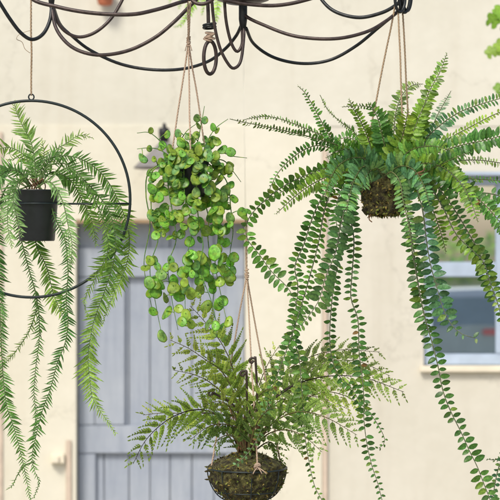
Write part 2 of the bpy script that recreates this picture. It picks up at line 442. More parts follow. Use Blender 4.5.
# ------------------------------------------------------------------ wall lamp
lc = P(164, 168, WALL - .20)
lamp = empty('wall_lamp', (lc.x, WALL - .003, lc.z + .15), 'small grey cone shaded lamp on the cream wall behind the trailing plant', 'lamp')
kz = PX * (1 + (WALL - .2) / DIST)
s_ = MB(); lathe(s_, lc.x, lc.y, [(4 * kz, lc.z + 26 * kz), (6 * kz, lc.z + 24 * kz), (29 * kz, lc.z + 2 * kz), (30.5 * kz, lc.z), (30 * kz, lc.z - .5 * kz), (28.5 * kz, lc.z + 1.2 * kz), (6 * kz, lc.z + 22 * kz)], 48); s_.build('lamp_shade', M['shade'], lamp)
s_ = MB(); lathe(s_, lc.x, lc.y, [(.1 * kz, lc.z + 40 * kz), (5 * kz, lc.z + 40 * kz), (5.5 * kz, lc.z + 36 * kz), (4.4 * kz, lc.z + 26.2 * kz), (.1 * kz, lc.z + 26.1 * kz)], 24); s_.build('lamp_holder', M['black'], lamp)
s_ = MB(); tube(s_, crom([(lc.x, lc.y, lc.z + 39 * kz), (lc.x, lc.y + .02, lc.z + 44 * kz), (lc.x, lc.y + .12, lc.z + 42 * kz), (lc.x, WALL - .002, lc.z + 36 * kz)], 20)[0], .008, 8); s_.build('bracket_arm', M['black'], lamp)
# ------------------------------------------------------------------ wrought iron hanger frame
iron = empty('iron_chandelier', P(243, 12, 0), 'brown-black wrought iron chandelier frame of swagged bars above the hanging plants', 'chandelier')
def bar(px, d, r=2.0, mat='iron', nm='swag_bar', n=60):
    path, _ = topath(px, d, n); b_ = MB(); tube(b_, path, r * .92 * PX, 10); return b_.build(nm, M[mat], iron)
bar([(26, -30), (30, -3), (58, 7), (92, 13), (130, 14.5), (155, 10), (178, 3), (192, -3), (215, -30)], (-.10, -.12, -.14, -.15, -.15, -.13, -.1, -.05, -.02), 2.1)
bar([(-14, -20), (-2, 0), (10, 19), (21, 33), (32, 39.5), (43, 34), (50, 20), (52, 2)], (-.1, 0), 2.0, 'ironblack')
bar([(52, 4), (57, 21), (66, 32), (79, 37), (94, 33), (108, 22), (118, 8), (126, -10), (132, -40)], (0, .05), 1.8)
bar([(51.5, 6), (56, 28), (68, 44), (84, 52.5), (104, 55), (130, 50), (155, 37.5), (174, 22), (189, 7), (204, -8), (225, -30)], (0, -.03, -.06, -.08, -.08, -.07, -.06, -.05, -.03, -.02, 0), 2.0)
bar([(52.5, 4), (60, 24), (72, 36), (90, 50), (119, 63.5), (150, 69.5), (182, 69), (208, 61.5), (225, 49), (236, 36), (241, 26)], (0, .1, .14, .16, .18, .18, .15, .1, .06, .03, 0), 1.8, 'ironblack')
bar([(246, -6), (243, 13), (266, 26), (297, 36.5), (335, 38.7), (366, 32), (386, 21), (400, 10)], (.02, .0, -.04, -.07, -.08, -.06, -.03, 0), 1.9)
bar([(246, 28), (254, 44), (274, 57.5), (302, 63.5), (330, 60), (356, 46), (378, 28), (396, 13), (403, 4)], (0, .06, .10, .12, .12, .1, .06, .02, 0), 1.8, 'ironblack')
bar([(305, -30), (319, -4), (334, 11), (358, 17.5), (381, 13), (396, 5), (402, -2)], (.1, 0), 2.0, 'ironblack')
bar([(224, 0), (246, 4), (275, 5.5), (302, 1), (325, -8), (345, -30)], (-.05, -.02), 2.1)
bar([(211, -10), (214, 22), (220, 48), (229, 65), (235, 68), (241, 60), (244, 35), (243, 26)], (-.06, 0), 1.7)
bar([(224, -8), (226, 20), (231, 42), (237, 51.5), (242, 44), (242, 27)], (-.02, 0), 1.7)
bar([(188, -6), (194, 2), (203, 4), (212, 0), (216, -8)], (-.06, -.08), 2.0)
# posts
def post(x, y0, y1, r):
    b_ = MB(); n = 14; path = [P(x, y0 + (y1 - y0) * i / n, 0) for i in range(n + 1)]
    tube(b_, path, lambda t: r * PX * (1 if t < .93 else 1 - (t - .93) * 5), 12); b_.build('post', M['ironblack'], iron)
post(243, -120, 30, 4.4); post(51.5, -100, 8, 3.2); post(402.5, -100, 6, 3.4)
for x in (51.5, 402.5):
    bar([(x, -60), ((x + 243) / 2, -100), (243, -112)], (0, 0), 2.4, 'ironblack', 'top_arm', 20)
b_ = MB(); lathe(b_, P(243, 0).x, 0, [(.001, P(0, 6).z), (16 * PX, P(0, 3.5).z), (26 * PX, P(0, 0).z), (24 * PX, P(0, -4).z), (8 * PX, P(0, -7).z), (5 * PX, P(0, -14).z)], 30); b_.build('drip_pan', M['iron'], iron)
# knot of loops at the right post
for (cx, cy, rx, ry, d0) in ((400, -2, 5, 14, -.02), (404.5, -4, 5.5, 16.5, .0), (407, -6, 4.5, 17, .02)):
    b_ = MB(); tube(b_, [P(cx + rx * math.sin(a), cy + ry * math.cos(a), d0 + .012 * math.sin(a)) for a in [i * 2 * math.pi / 36 for i in range(36)]], 1.6 * PX, 8, closed=True)
    b_.build('loop', M['ironblack'], iron)
# ring with coil under the small rod
bar([(207, -12), (208, 8), (208.5, 27)], (0, 0), 2.0, 'iron', 'hook_rod', 10)
b_ = MB(); tube(b_, [P(210 + 6.2 * math.sin(a), 57.5 + 16.5 * math.cos(a), .012 * math.sin(a)) for a in [i * 2 * math.pi / 44 for i in range(44)]], 1.9 * PX, 9, closed=True); b_.build('ring', M['iron'], iron)
b_ = MB()
for i, yy in enumerate((24.5, 27.2)): tube(b_, [P(209.5, yy, 0) + Vector((6 * PX * math.cos(a), 5 * PX * math.sin(a), PX * .9 * math.cos(a + i))) for a in [q * 2 * math.pi / 24 for q in range(24)]], 1.3 * PX, 7, closed=True)
b_.build('coil', M['ironblack'], iron)
b_ = MB()
for i in range(5):
    c0 = P(209 + U(-1.5, 2.5), 33 + i * 1.7, 0); ax = Matrix.Rotation(U(-.3, .3), 3, 'Y') @ Matrix.Rotation(.25, 3, 'X')
    tube(b_, [c0 + ax @ Vector((3.9 * PX * math.cos(a), 3.8 * PX * math.sin(a), 0)) for a in [q * 2 * math.pi / 20 for q in range(20)]], 1.0 * PX, 6, closed=True)
b_.build('twine_wrap', M['ropepale'], iron)
# ------------------------------------------------------------------ hoop planter
HC = P(31.5, 199, 0); HR = 98.3 * PX
hoop = empty('hanging_hoop', P(31.5, 297, 0), 'large dark metal hoop with a crossbar hanging on a jute cord', 'plant hanger')
b_ = MB(); tube(b_, [HC + Vector((math.sin(a) * HR, .012 * math.sin(a), math.cos(a) * HR)) for a in [i * 2 * math.pi / 120 for i in range(120)]], 1.45 * PX, 9, closed=True); b_.build('ring', M['wire'], hoop)
b_ = MB(); tube(b_, [P(-66.5, 203.6, -.0), P(14.5, 203.8, 0)], .95 * PX, 8); b_.build('crossbar', M['wire'], hoop); b_ = MB(); tube(b_, [P(59.0, 203.8, 0), P(129.6, 203.6, 0)], .95 * PX, 8); b_.build('crossbar', M['wire'], hoop)
pc = P(37, 204, 0); b_ = MB(); tube(b_, [Vector((pc.x + 22.3 * PX * math.cos(a), 22.3 * PX * math.sin(a), pc.z)) for a in [i * 2 * math.pi / 48 for i in range(48)]], .9 * PX, 8, closed=True); b_.build('pot_ring', M['wire'], hoop)
b_ = MB(); tube(b_, [P(31.3 + 2.7 * math.sin(a), 97 + 2.9 * math.cos(a), 0) for a in [i * 2 * math.pi / 24 for i in range(24)]], .75 * PX, 7, closed=True); b_.build('eyelet', M['wire'], hoop)
b_ = MB(); twine(b_, jitterline(P(31.5, -28, 0), P(31.2, 95.5, 0), 6, .0008), .95 * PX); b_.build('cord', M['rope'], hoop)
b_ = MB(); tube(b_, crom([P(31.5, 30, 0), P(20, 34, -.01), P(16.5, 39, -.01), P(22, 42, 0), P(25, 49, .0), P(30, 53, 0)], 24)[0], .3 * PX, 4); b_.build('loose_thread', M['rope'], hoop)
# pot and its fern
pf = empty('potted_fern', P(37, 240, 0), 'feathery light green fern in a black pot set inside the large metal hoop', 'fern')
b_ = MB(); pz = lambda y: P(0, y, 0).z
lathe(b_, pc.x, 0, [(.001, pz(241)), (17 * PX, pz(241)), (17.8 * PX, pz(239.8)), (20.6 * PX, pz(204.5)), (21.2 * PX, pz(203)), (22.0 * PX, pz(192)), (22.9 * PX, pz(191.2)), (22.9 * PX, pz(190)), (21 * PX, pz(190)), (20.4 * PX, pz(196)), (.001, pz(197))], 48); b_.build('pot', M['pot'], pf)
b_ = MB(); lathe(b_, pc.x, 0, [(.001, pz(193)), (12 * PX, pz(193.8)), (20 * PX, pz(195.6))], 30); b_.build('soil', M['soil'], pf)
G1 = (.09, .22, .06); G2 = (.06, .17, .045); LT = (.28, .44, .10); PALE = (.19, .35, .15)
NF = [
 (([36, 187], [35, 164], [31, 142], [22, 125], [17, 113], [14, 103]), (0, .03), 15, (.10, .22, .06), (.24, .36, .10), (0, .3)),
 (([40, 187], [46, 168], [55, 151], [67, 143], [80, 135], [92, 138]), (0, .05), 11, (.10, .2, .07), (.24, .38, .1), (.3, .5)),
 (([38, 186], [47, 167], [66, 164], [84, 180], [98, 195], [109, 211], [115, 235], [114, 260], [105, 290], [95, 317], [90, 340], [88, 362], [90, 380], [92, 396], [98, 408], [106, 419], [115, 433]), (0, -.06), 15.5, (.06, .15, .04), LT, (-.2, .15)),
 (([38, 186], [46, 160], [74, 157], [100, 172], [118, 200], [129, 235], [127, 262], [120, 281], [112, 298], [102, 325]), (0, .05), 14, (.07, .18, .045), LT, (.4, -.3)),
 (([40, 185], [70, 168], [92, 195], [104, 225], [108, 250], [98, 273], [87, 293], [84, 304], [88, 316]), (-.02, -.1), 12, (.09, .2, .05), LT, (.9, .5)),
 (([38, 185], [48, 198], [55, 218], [64, 237], [67, 256], [68, 276], [66, 298], [68, 322], [65, 343], [57, 364], [50, 390], [42, 412], [36, 436], [32, 456], [35, 472], [39, 483], [34, 497]), (-.02, -.09), 11, (.045, .15, .045), (.10, .24, .06), (.1, .5)),
 (([36, 188], [50, 182], [62, 200], [68, 225], [72, 245], [70, 268]), (-.04, -.12), 12, PALE, (.2, .34, .14), (.3, 0)),
 (([30, 188], [16, 200], [18, 225], [27, 262], [35, 291], [39, 316], [39, 342], [36, 365], [34, 392], [36, 416], [33, 440]), (.03, .0), 9.5, G2, (.10, .24, .07), (.2, .8)),
 (([40, 190], [40, 225], [36, 244], [47, 268], [53, 293], [61, 312], [68, 330]), (.07, .04), 14, (.07, .18, .05), LT, (.0, .2)),
 (([33, 283], [37, 304], [29, 331], [15, 352], [4, 364], [-6, 370]), (.012, -.03), 7.5, (.15, .27, .08), (.28, .4, .14), (.4, .9)),
 (([28, 187], [10, 183], [-2, 212], [-2, 260], [0, 310], [2, 360], [6, 402], [14, 428], [20, 450], [25, 472], [29, 493], [33, 510]), (-.02, -.07), 12, (.05, .15, .045), (.13, .28, .07), (0, .3)),
 (([30, 186], [14, 168], [-6, 178], [-20, 210], [-28, 250], [-34, 300]), (0, .05), 14, G1, LT, (.1, .4)),
 (([32, 186], [20, 172], [5, 172], [-8, 186], [-16, 205], [-20, 230]), (0, -.1), 15, (.09, .2, .08), (.2, .34, .12), (0, .2)),
 (([30, 188], [22, 180], [12, 186], [8, 206], [8, 228], [12, 246]), (-.04, -.14), 13, PALE, (.2, .34, .14), (.2, 0)),
 (([30, 188], [26, 178], [18, 183], [13, 200], [18, 220], [22, 236]), (-.06, -.15), 12, (.13, .25, .1), (.2, .34, .14), (.0, .3)),
 (([34, 186], [28, 160], [12, 148], [-2, 150], [-12, 160]), (.03, .1), 13, (.10, .22, .06), LT, (.4, .2)),
 (([40, 186], [52, 172], [70, 180], [82, 200], [92, 222], [96, 244]), (.02, .06), 15, (.07, .17, .045), (.18, .32, .08), (-.3, .1)),
 (([36, 186], [38, 170], [44, 155], [42, 140]), (.02, .05), 10, (.10, .2, .06), LT, (.6, .4)),
 (([38, 186], [52, 160], [62, 152]), (0, .03), 9, (.09, .2, .06), LT, (.5, .4)),
 (([36, 187], [30, 165], [22, 158], [8, 160]), (.02, .02), 11, (.11, .22, .07), LT, (.3, .4)),
 (([28, 186], [2, 200], [-8, 240], [-6, 280], [4, 310], [2, 330]), (.02, .03), 9, G2, (.12, .26, .07), (.5, .3)),
 (([34, 462], [24, 466], [17, 476], [12, 486], [6, 490]), (-.08, -.07), 4.5, (.14, .3, .09), (.2, .38, .12), (.7, .9)),
]
for pxs, d, L, c1, c2, rl in NF:
    needle(pxs, d, L * .9, 2.9, cmul(c1, 1.15), cmul(c2, 1.15), rl, ang=.62, parent=pf, w=.18, stem=(.17, .26, .10))
b_ = MB()
for i in range(14):
    a = U(0, 6.28); q = Vector((pc.x + 6 * PX * math.cos(a), 6 * PX * math.sin(a), pz(196)))
    tube(b_, crom([q, q + Vector((U(-6, 6) * PX, U(-6, 6) * PX, 9 * PX)), q + Vector((U(-14, 14) * PX, U(-12, 12) * PX, 17 * PX))], 8)[0], .6 * PX, 5)
b_.build('stem_cluster', M['drystem'], pf)
# ------------------------------------------------------------------ trailing coin-leaf plant
tp = empty('trailing_plant', P(190, 196, 0), 'bright green trailing plant with round leaves in a small dark pot on pale twine', 'hanging plant')
qc = P(190, 175, 0); b_ = MB()
lathe(b_, qc.x, 0, [(.001, pz(197)), (14 * PX, pz(197)), (15 * PX, pz(195.5)), (19 * PX, pz(162)), (20.5 * PX, pz(160)), (20.5 * PX, pz(157)), (18.6 * PX, pz(157)), (18 * PX, pz(163)), (.001, pz(164))], 44); b_.build('pot', M['pot'], tp)
b_ = MB(); lathe(b_, qc.x, 0, [(.001, pz(160)), (18 * PX, pz(162))], 30); b_.build('soil', M['soil'], tp)
k0 = P(188.5, 42, 0)
for a, b2 in ((P(190, -3, -.06), k0),): 
    b_ = MB(); twine(b_, jitterline(P(190.5, 2, -.07), k0, 3, .0006), .95 * PX); twine(b_, jitterline(P(188, 1, -.07), k0 + Vector((-.001, .001, 0)), 3, .0006), .8 * PX); b_.build('rope', M['ropepale'], tp)
for tgt in (P(171, 158, -.0), P(190.5, 163, -.047), P(207, 158, .02)):
    b_ = MB(); twine(b_, jitterline(k0, tgt, 5, .0008), .85 * PX); b_.build('rope', M['ropepale'], tp)
b_ = MB()
for i in range(6):
    ax = Matrix.Rotation(U(-.8, .8), 3, 'Y') @ Matrix.Rotation(U(-.4, .4), 3, 'X'); c0 = P(188.5, 37.5 + i * 1.6, 0)
    tube(b_, [c0 + ax @ Vector((1.7 * PX * math.cos(a), 1.7 * PX * math.sin(a), 0)) for a in [q * 2 * math.pi / 14 for q in range(14)]], .85 * PX, 5, closed=True)
for s in (-1, 1): tube(b_, crom([k0, k0 + Vector((s * 2 * PX, -.003, -4 * PX)), k0 + Vector((s * 3.4 * PX, -.002, -9 * PX))], 6)[0], .5 * PX, 5)
b_.build('knot', M['ropepale'], tp)
def coinleaf(mb, c, r, N, up, col):
    N = N.normalized(); X = up - N * up.dot(N); X = X.normalized() if X.length > 1e-4 else N.orthogonal().normalized(); Y = N.cross(X)
    rings = [(0, .0), (.45, -.01), (.8, .01), (1.0, .05)]; seg = 14; cup = U(-.12, .12); vs = [c.copy()]; cs = [cmix(col, (.3, .42, .1), .25)]
    asp = U(.72, 1.0)
    for rr, h in rings[1:]:
        for k_ in range(seg):
            a = 2 * math.pi * k_ / seg; ra = r * rr * (1 + .05 * math.cos(3 * a)) * (1.08 if abs(a - math.pi) < .3 else 1)
            vs.append(c + X * math.cos(a) * ra + Y * math.sin(a) * ra * asp - N * (h + cup * rr * rr) * r + N * .09 * r * math.sin(2 * a + cup * 20) * rr); cs.append(cmul(col, 1 - .12 * rr))
    n1 = len(vs)
    fs = [(0, 1 + k_, 1 + (k_ + 1) % seg) for k_ in range(seg)]
    for q in range(2):
        for k_ in range(seg):
            k2 = (k_ + 1) % seg; a = 1 + q * seg; fs.append((a + k_, a + seg + k_, a + seg + k2, a + k2))
    # underside gives the fleshy leaf its thickness
    vs.append(c - N * .05 * r); cs.append(cmul(col, 1.1)); o = 1 + 2 * seg
    vs2 = []
    for k_ in range(seg):
        p = vs[o + k_]; vs2.append(p - N * .035 * r - (p - c) * .05); cs.append(cmul(col, 1.05))
    st_ = len(vs); vs += vs2
    for k_ in range(seg):
        k2 = (k_ + 1) % seg; fs.append((o + k_, st_ + k_, st_ + k2, o + k2)); fs.append((n1, st_ + k2, st_ + k_))
    mb.add(vs, fs, cs, 0)
VN = [
 ([(172, 160), (152, 172), (151, 200), (153, 225), (158, 240), (150, 268), (155, 300), (162, 336)], (-.02, -.06)),
 ([(176, 160), (168, 180), (172, 210), (176, 240), (168, 266), (172, 300), (178, 330)], (-.04, -.08)),
 ([(184, 160), (184, 185), (186, 205), (192, 228), (186, 262), (185, 300), (186, 322)], (-.05, -.1)),
 ([(192, 160), (196, 180), (198, 215), (203, 245), (200, 270), (211, 300), (218, 330)], (-.05, -.1)),
 ([(200, 160), (210, 180), (212, 205), (218, 235), (215, 262), (222, 300), (227, 322)], (-.03, -.06)),
 ([(204, 160), (226, 180), (231, 210), (233, 232), (230, 255), (232, 277)], (0, .01)),
 ([(170, 160), (149, 172), (146, 195), (150, 225), (144, 262), (148, 290), (153, 312)], (0, .02)),
 ([(192, 160), (198, 140), (202, 120), (204.5, 106)], (0, .0)),
 ([(176, 160), (164, 145), (150, 133), (137, 133)], (0, .02)),
 ([(204, 160), (218, 152), (232, 156), (247, 158)], (0, .02)),
 ([(174, 160), (160, 150), (148, 148), (137, 149)], (-.02, -.04)),
 ([(200, 160), (208, 140), (216, 128), (228, 119)], (0, .03)),
 ([(200, 160), (222, 160), (232, 170), (241, 182)], (.02, .04)),
 ([(184, 160), (180, 145), (186, 132), (196, 124)], (0, -.03)),
 ([(190, 160), (196, 175), (208, 215), (208, 240), (214, 285), (213, 312), (226, 338)], (.03, .0)),
]
c4 = [(80,118,12),(143,133,15),(258,70,14),(288,78,14),(320,105,15),(262,98,14),(225,140,16),(205,185,20),(255,135,15),(335,160,18),(388,200,18),(355,190,20),(185,240,18),(182,285,20),(208,318,21),(255,305,23),(85,342,21),(132,350,21),(185,345,16),(182,383,22),(236,385,20),(315,335,21),(330,375,18),(360,380,22),(385,325,17),(385,250,18),(360,270,18),(285,265,18),(278,405,18),(318,425,21),(355,400,20),(90,445,23),(115,445,19),(190,440,19),(240,470,20),(335,465,18),(385,455,18),(432,432,16),(400,380,17),(130,415,17),(100,290,18),(75,280,14),(75,187,12),(150,270,18),(120,240,16),(160,315,16),(300,225,18),(270,230,18),(235,235,15),(330,240,20),(345,300,20),(300,300,16),(230,205,16),(185,130,16),(195,155,16),(120,185,12),(290,150,14),(330,215,18),(110,375,17),(150,440,16),(215,430,15),(290,385,15),(250,275,14),(135,300,16),(140,215,14),(260,180,18),(300,190,17)]
c5 = [(100,97,18),(130,95,9),(152,105,14),(172,97,14),(197,92,17),(240,50,20),(255,75,17),(293,80,19),(340,75,21),(228,165,17),(222,193,21),(272,185,23),(325,165,25),(350,195,19),(400,182,17),(395,235,16),(385,200,17),(90,195,15),(60,222,19),(103,215,18),(138,222,15),(168,220,17),(158,193,14),(205,240,21),(250,240,19),(285,235,21),(325,225,19),(365,235,19),(120,250,19),(75,280,21),(95,265,17),(120,285,19),(168,298,23),(213,300,21),(235,322,19),(190,330,19),(272,305,18),(318,305,17),(345,275,19),(385,258,19),(320,280,17),(100,315,21),(75,322,14),(90,390,19),(140,395,24),(188,380,15),(215,405,19),(200,430,17),(235,440,15),(295,372,23),(340,365,19),(357,350,19),(300,442,19),(330,445,17),(378,430,19),(355,450,19),(125,485,21),(320,475,16),(365,495,14),(350,475,17),(170,270,18),(265,270,18),(300,260,18),(235,215,14),(300,200,18),(340,150,16),(310,30,16),(340,20,16),(190,30,16),(125,40,16),(385,55,14),(165,320,14),(360,215,16),(255,215,16)]
leaves = [(130 + x / 3.85, 100 + y / 3.85, r / 3.85) for x, y, r in c4] + [(130 + x / 3.85, 210 + y / 3.85, r / 3.85) for x, y, r in c5]
for i in range(50):                                   # the leaves round the pot
    a = U(0, 6.28); leaves.append((192 + U(14, 42) * math.cos(a), 176 + U(16, 44) * math.sin(a) * .85, U(2.8, 5.2)))
for i in range(22):
    leaves.append((U(146, 232), U(225, 300), U(3.0, 5.0)))
for i in range(34):
    leaves.append((192 + random.gauss(0, 19), 157 + random.gauss(0, 11), U(3.2, 5.6)))
for i in range(30):
    leaves.append((U(152, 232), U(180, 232), U(3.4, 5.2)))
for i in range(12):
    leaves.append((U(166, 216), U(150, 184), U(3.2, 5.4)))
vines = []
for pxs, d in VN:
    path, ln = topath(pxs, d, 50); fr = frames(path, 0, .5); mb = MB()
    tube(mb, path, lambda t: PX * (.75 - .45 * t), 5, (.12, .28, .07), 1); vines.append((pxs, d, path, fr, mb))
for (lx, ly, lr) in leaves:
    best = None
    for vi, (pxs, d, path, fr, mb) in enumerate(vines):
        for i, p in enumerate(path):
            k_ = PX * (1 + p.y / DIST); qx = p.x / k_ + 250; qy = 250 - (p.z - EYE) / k_
            dd = math.hypot(qx - lx, (qy - ly) * (1.0 if qy < ly + 1 else 1.3))
            if best is None or dd < best[0]: best = (dd, vi, i, p)
    dd, vi, i, p = best; mb = vines[vi][4]
    dep = p.y + U(-.035, .02)
    if 168 < lx < 212 and 150 < ly < 192: dep = min(dep, -.052 - U(0, .03))
    c0 = P(lx, ly, dep)
    N = Vector((U(-.55, .55), -1, U(-.15, .85)))
    if RND() < .22: N = Vector((U(-1, 1), -.5, U(.2, 1)))
    hang = Vector((U(-.4, .4), 0, 1))
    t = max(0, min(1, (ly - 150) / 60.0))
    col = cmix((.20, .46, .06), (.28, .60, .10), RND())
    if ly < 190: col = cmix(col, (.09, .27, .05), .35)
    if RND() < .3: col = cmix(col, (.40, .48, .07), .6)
    if RND() < .25: col = cmix(col, (.20, .42, .20), .5)
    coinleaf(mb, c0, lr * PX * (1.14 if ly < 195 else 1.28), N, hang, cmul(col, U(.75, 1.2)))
    pet, _ = crom([p, p.lerp(c0, .5) + Vector((0, -.003, .004)), c0 + hang.normalized() * lr * PX * .3], 6)
    tube(mb, pet, .5 * PX, 4, (.14, .34, .08), 1, cap=False)
for pxs, d, path, fr, mb in vines: mb.build('vine', [M['coin'], M['coin']], tp)
# ------------------------------------------------------------------ moss basket ferns
def mossmass(name, cx, prof, parent, nf=1500, seed=3):
    "prof (radius px, y px) from bottom to top"
    rr = random.Random(seed); mb = MB(); seg = 56
    pts, _ = crom([(r_, 0, y) for r_, y in prof], 34); vs = []
    from mathutils import noise as mn
    for q in pts:
        for k_ in range(seg):
            a = 2 * math.pi * k_ / seg; b0 = Vector((q.x * math.cos(a), q.x * math.sin(a), q.z))
            nv = mn.fractal(b0 * .16, 1, 2.1, 4) * 3.6 * min(1, q.x / 4)
            b0.x += nv * math.cos(a); b0.y += nv * math.sin(a)
            vs.append(Vector((P(cx, 0).x + b0.x * PX, b0.y * PX, pz(b0.z + nv * .4))))
    fs = []
    for i in range(len(pts) - 1):
        for k_ in range(seg):
            k2 = (k_ + 1) % seg; fs.append((i * seg + k_, (i + 1) * seg + k_, (i + 1) * seg + k2, i * seg + k2))
    mb.add(vs, fs, (.1, .1, .05), 0)
    for _ in range(nf):
        i = rr.randrange(2, len(pts) - 1); k_ = rr.randrange(seg); p = vs[i * seg + k_]
        c0 = Vector((P(cx, 0).x, 0, p.z)); out = (p - c0).normalized()
        D = (out * .6 + Vector((rr.uniform(-1, 1), rr.uniform(-1, 1), rr.uniform(-1.2, .6)))).normalized()
        col = rr.choice([(.20, .16, .05), (.26, .20, .07), (.10, .14, .03), (.05, .035, .015), (.18, .20, .05), (.03, .022, .01)])
        leaflet(mb, p - out * .001, D, out, rr.uniform(2, 4.5) * PX, rr.uniform(1.0, 2.4) * PX, 'needle', col, .1, rr.uniform(-.2, .8), 1)
    return mb.build(name, [M['moss'], M['mossfibre']], parent)
# middle basket
mf = empty('basket_fern', P(247, 503, 0), 'olive green fern in a round moss filled wire basket before the door edge', 'hanging plant')
mossmass('moss', 247, [(0.5, 503), (14, 501), (27, 494), (35, 482), (38.5, 468), (35, 463), (22, 457), (8, 452), (.5, 451)], mf, 1500)
wm = MB(); cxw = P(247, 0).x
for (rr_, yy) in ((39.6, 467.5), (32, 490)):
    tube(wm, [Vector((cxw + rr_ * PX * math.cos(a), rr_ * PX * math.sin(a), pz(yy))) for a in [q * 2 * math.pi / 60 for q in range(60)]], .85 * PX if yy < 480 else .6 * PX, 6, closed=True)
for k_ in range(8):
    a = k_ * math.pi / 4 + .12
    tube(wm, crom([Vector((cxw + r_ * PX * math.cos(a), r_ * PX * math.sin(a), pz(y))) for r_, y in ((39.6, 467), (39, 476), (34, 488.5), (25, 498), (8, 504.5), (.5, 505))], 20)[0], .6 * PX, 6)
wm.build('wire_basket', M['wire'], mf)
kn = P(246.7, 276, 0)
b_ = MB(); twine(b_, jitterline(P(246, 212, 0), kn, 3, .0006), 1.05 * PX); twine(b_, jitterline(P(245.2, 214, .004), kn, 3, .0008), .8 * PX); b_.build('rope', M['ropepale'], mf)
b_ = MB(); tube(b_, [P(243.5, 27, 0), P(246, 213, 0)], .12 * PX, 4); tube(b_, [P(242.5, 27, .003), P(245, 214, .003)], .12 * PX, 4); b_.build('nylon_line', M['nylon'], mf)
for tgt in (P(211.5, 466, -.02), P(257.5, 468, -.085), P(281, 466, .03)):
    b_ = MB(); twine(b_, jitterline(kn, tgt, 6, .0008), .8 * PX); b_.build('rope', M['ropepale'], mf)
b_ = MB()
for i in range(6):
    ax = Matrix.Rotation(U(-.7, .7), 3, 'Y'); c0 = P(246.8, 270 + i * 1.7, 0)
    tube(b_, [c0 + ax @ Vector((1.7 * PX * math.cos(a), 1.7 * PX * math.sin(a), 0)) for a in [q * 2 * math.pi / 14 for q in range(14)]], .8 * PX, 5, closed=True)
b_.build('knot', M['ropepale'], mf); b_ = MB()
for i in range(6):
    ax = Matrix.Rotation(U(-1, 1), 3, 'Y') @ Matrix.Rotation(U(-.9, .9), 3, 'X'); c0 = P(257.5 + U(-1.5, 1.5), 466 + U(-2, 2), -.092)
    tube(b_, [c0 + ax @ Vector((2.2 * PX * math.cos(a), 2.2 * PX * math.sin(a), 0)) for a in [q * 2 * math.pi / 14 for q in range(14)]], .8 * PX, 5, closed=True)
for s in (-1, 1, 2): tube(b_, crom([P(257.5, 467, -.094), P(257.5 + s * 3, 471, -.096), P(257.5 + s * 4.5, 474, -.094)], 6)[0], .6 * PX, 5)
b_.build('knot', M['ropepale'], mf)
OL = (.21, .33, .07); YL = (.42, .50, .13); DK = (.11, .20, .055)
MFR = [
 ([(245, 450), (240, 400), (232, 366), (222, 344), (210, 328), (198, 314), (190, 306)], (0, -.05), 24, OL, YL, (0, .2), .38),
 ([(243, 450), (236, 400), (222, 372), (206, 360), (188, 348), (170, 340)], (0, -.06), 22, OL, YL, (.2, .4), .3),
 ([(241, 450), (228, 402), (212, 384), (195, 375), (173, 370)], (0, -.1), 18, OL, YL, (.5, .3), .25),
 ([(240, 452), (226, 422), (208, 411), (188, 411), (166, 421), (146, 440), (133, 464)], (0, -.09), 24, OL, (.22, .33, .07), (.1, .5), .3),
 ([(239, 452), (222, 428), (200, 420), (182, 414), (163, 413), (143, 415)], (0, .05), 20, OL, YL, (.4, .6), .25),
 ([(252, 450), (263, 412), (280, 393), (302, 382), (330, 376), (365, 378), (404, 392)], (0, -.04), 25, OL, (.16, .24, .07), (0, .3), .3),
 ([(252, 450), (272, 424), (297, 412), (325, 417), (357, 435)], (-.02, -.1), 24, DK, OL, (.2, .1), .2),
 ([(251, 450), (262, 405), (282, 375), (308, 358), (340, 350), (380, 352)], (.02, .07), 22, (.12, .18, .06), (.24, .32, .12), (.1, .4), .3),
 ([(249, 450), (254, 405), (261, 380), (270, 360), (279, 346)], (0, .03), 20, OL, YL, (.1, .3), .3),
 ([(247, 450), (243, 405), (228, 380), (214, 362), (203, 356)], (0, .06), 24, OL, YL, (-.2, .3), .2),
 ([(246, 452), (238, 430), (222, 424), (206, 428), (190, 440)], (-.02, -.12), 22, DK, OL, (.1, .4), .15),
 ([(251, 452), (268, 434), (288, 430), (306, 438), (322, 452)], (-.01, -.1), 20, DK, OL, (.1, .3), .15),
 ([(252, 450), (276, 412), (304, 376), (330, 362), (360, 362), (390, 376)], (.03, .1), 22, (.18, .28, .06), (.34, .44, .12), (.2, .5), .35),
 ([(251, 450), (274, 422), (300, 402), (326, 392), (350, 398), (368, 410)], (-.02, -.03), 20, OL, YL, (.2, .5), .3),
 ([(250, 450), (262, 418), (278, 402), (298, 396), (322, 398), (350, 410)], (.02, .08), 22, OL, YL, (.3, .3), .2),
 ([(248, 452), (256, 425), (268, 410), (282, 408)], (-.06, -.14), 20, (.07, .12, .03), OL, (.1, .3), .15),
 ([(246, 452), (236, 418), (226, 404), (214, 402), (200, 408)], (-.04, -.12), 20, (.10, .15, .03), YL, (.2, .3), .15),
 ([(248, 450), (252, 418), (258, 398), (266, 390), (278, 388)], (-.04, -.1), 19, OL, YL, (.2, .3), .15),
 ([(245, 452), (232, 436), (220, 438), (212, 448)], (-.05, -.12), 14, DK, OL, (.2, .2), .1),
 ([(253, 452), (268, 442), (276, 448), (280, 462)], (.0, .02), 12, DK, OL, (.2, .2), .1),
]
for i, (pxs, d, LP, c1, c2, rl, bare) in enumerate(MFR):
    bipinnate(pxs, (d[0] * 1.4, d[1] * 1.4), LP * 1.24, 8.8, c1, c2, rl, mf, bare, stem=(.03, .02, .012) if i in (3, 5) else (.17, .15, .06))
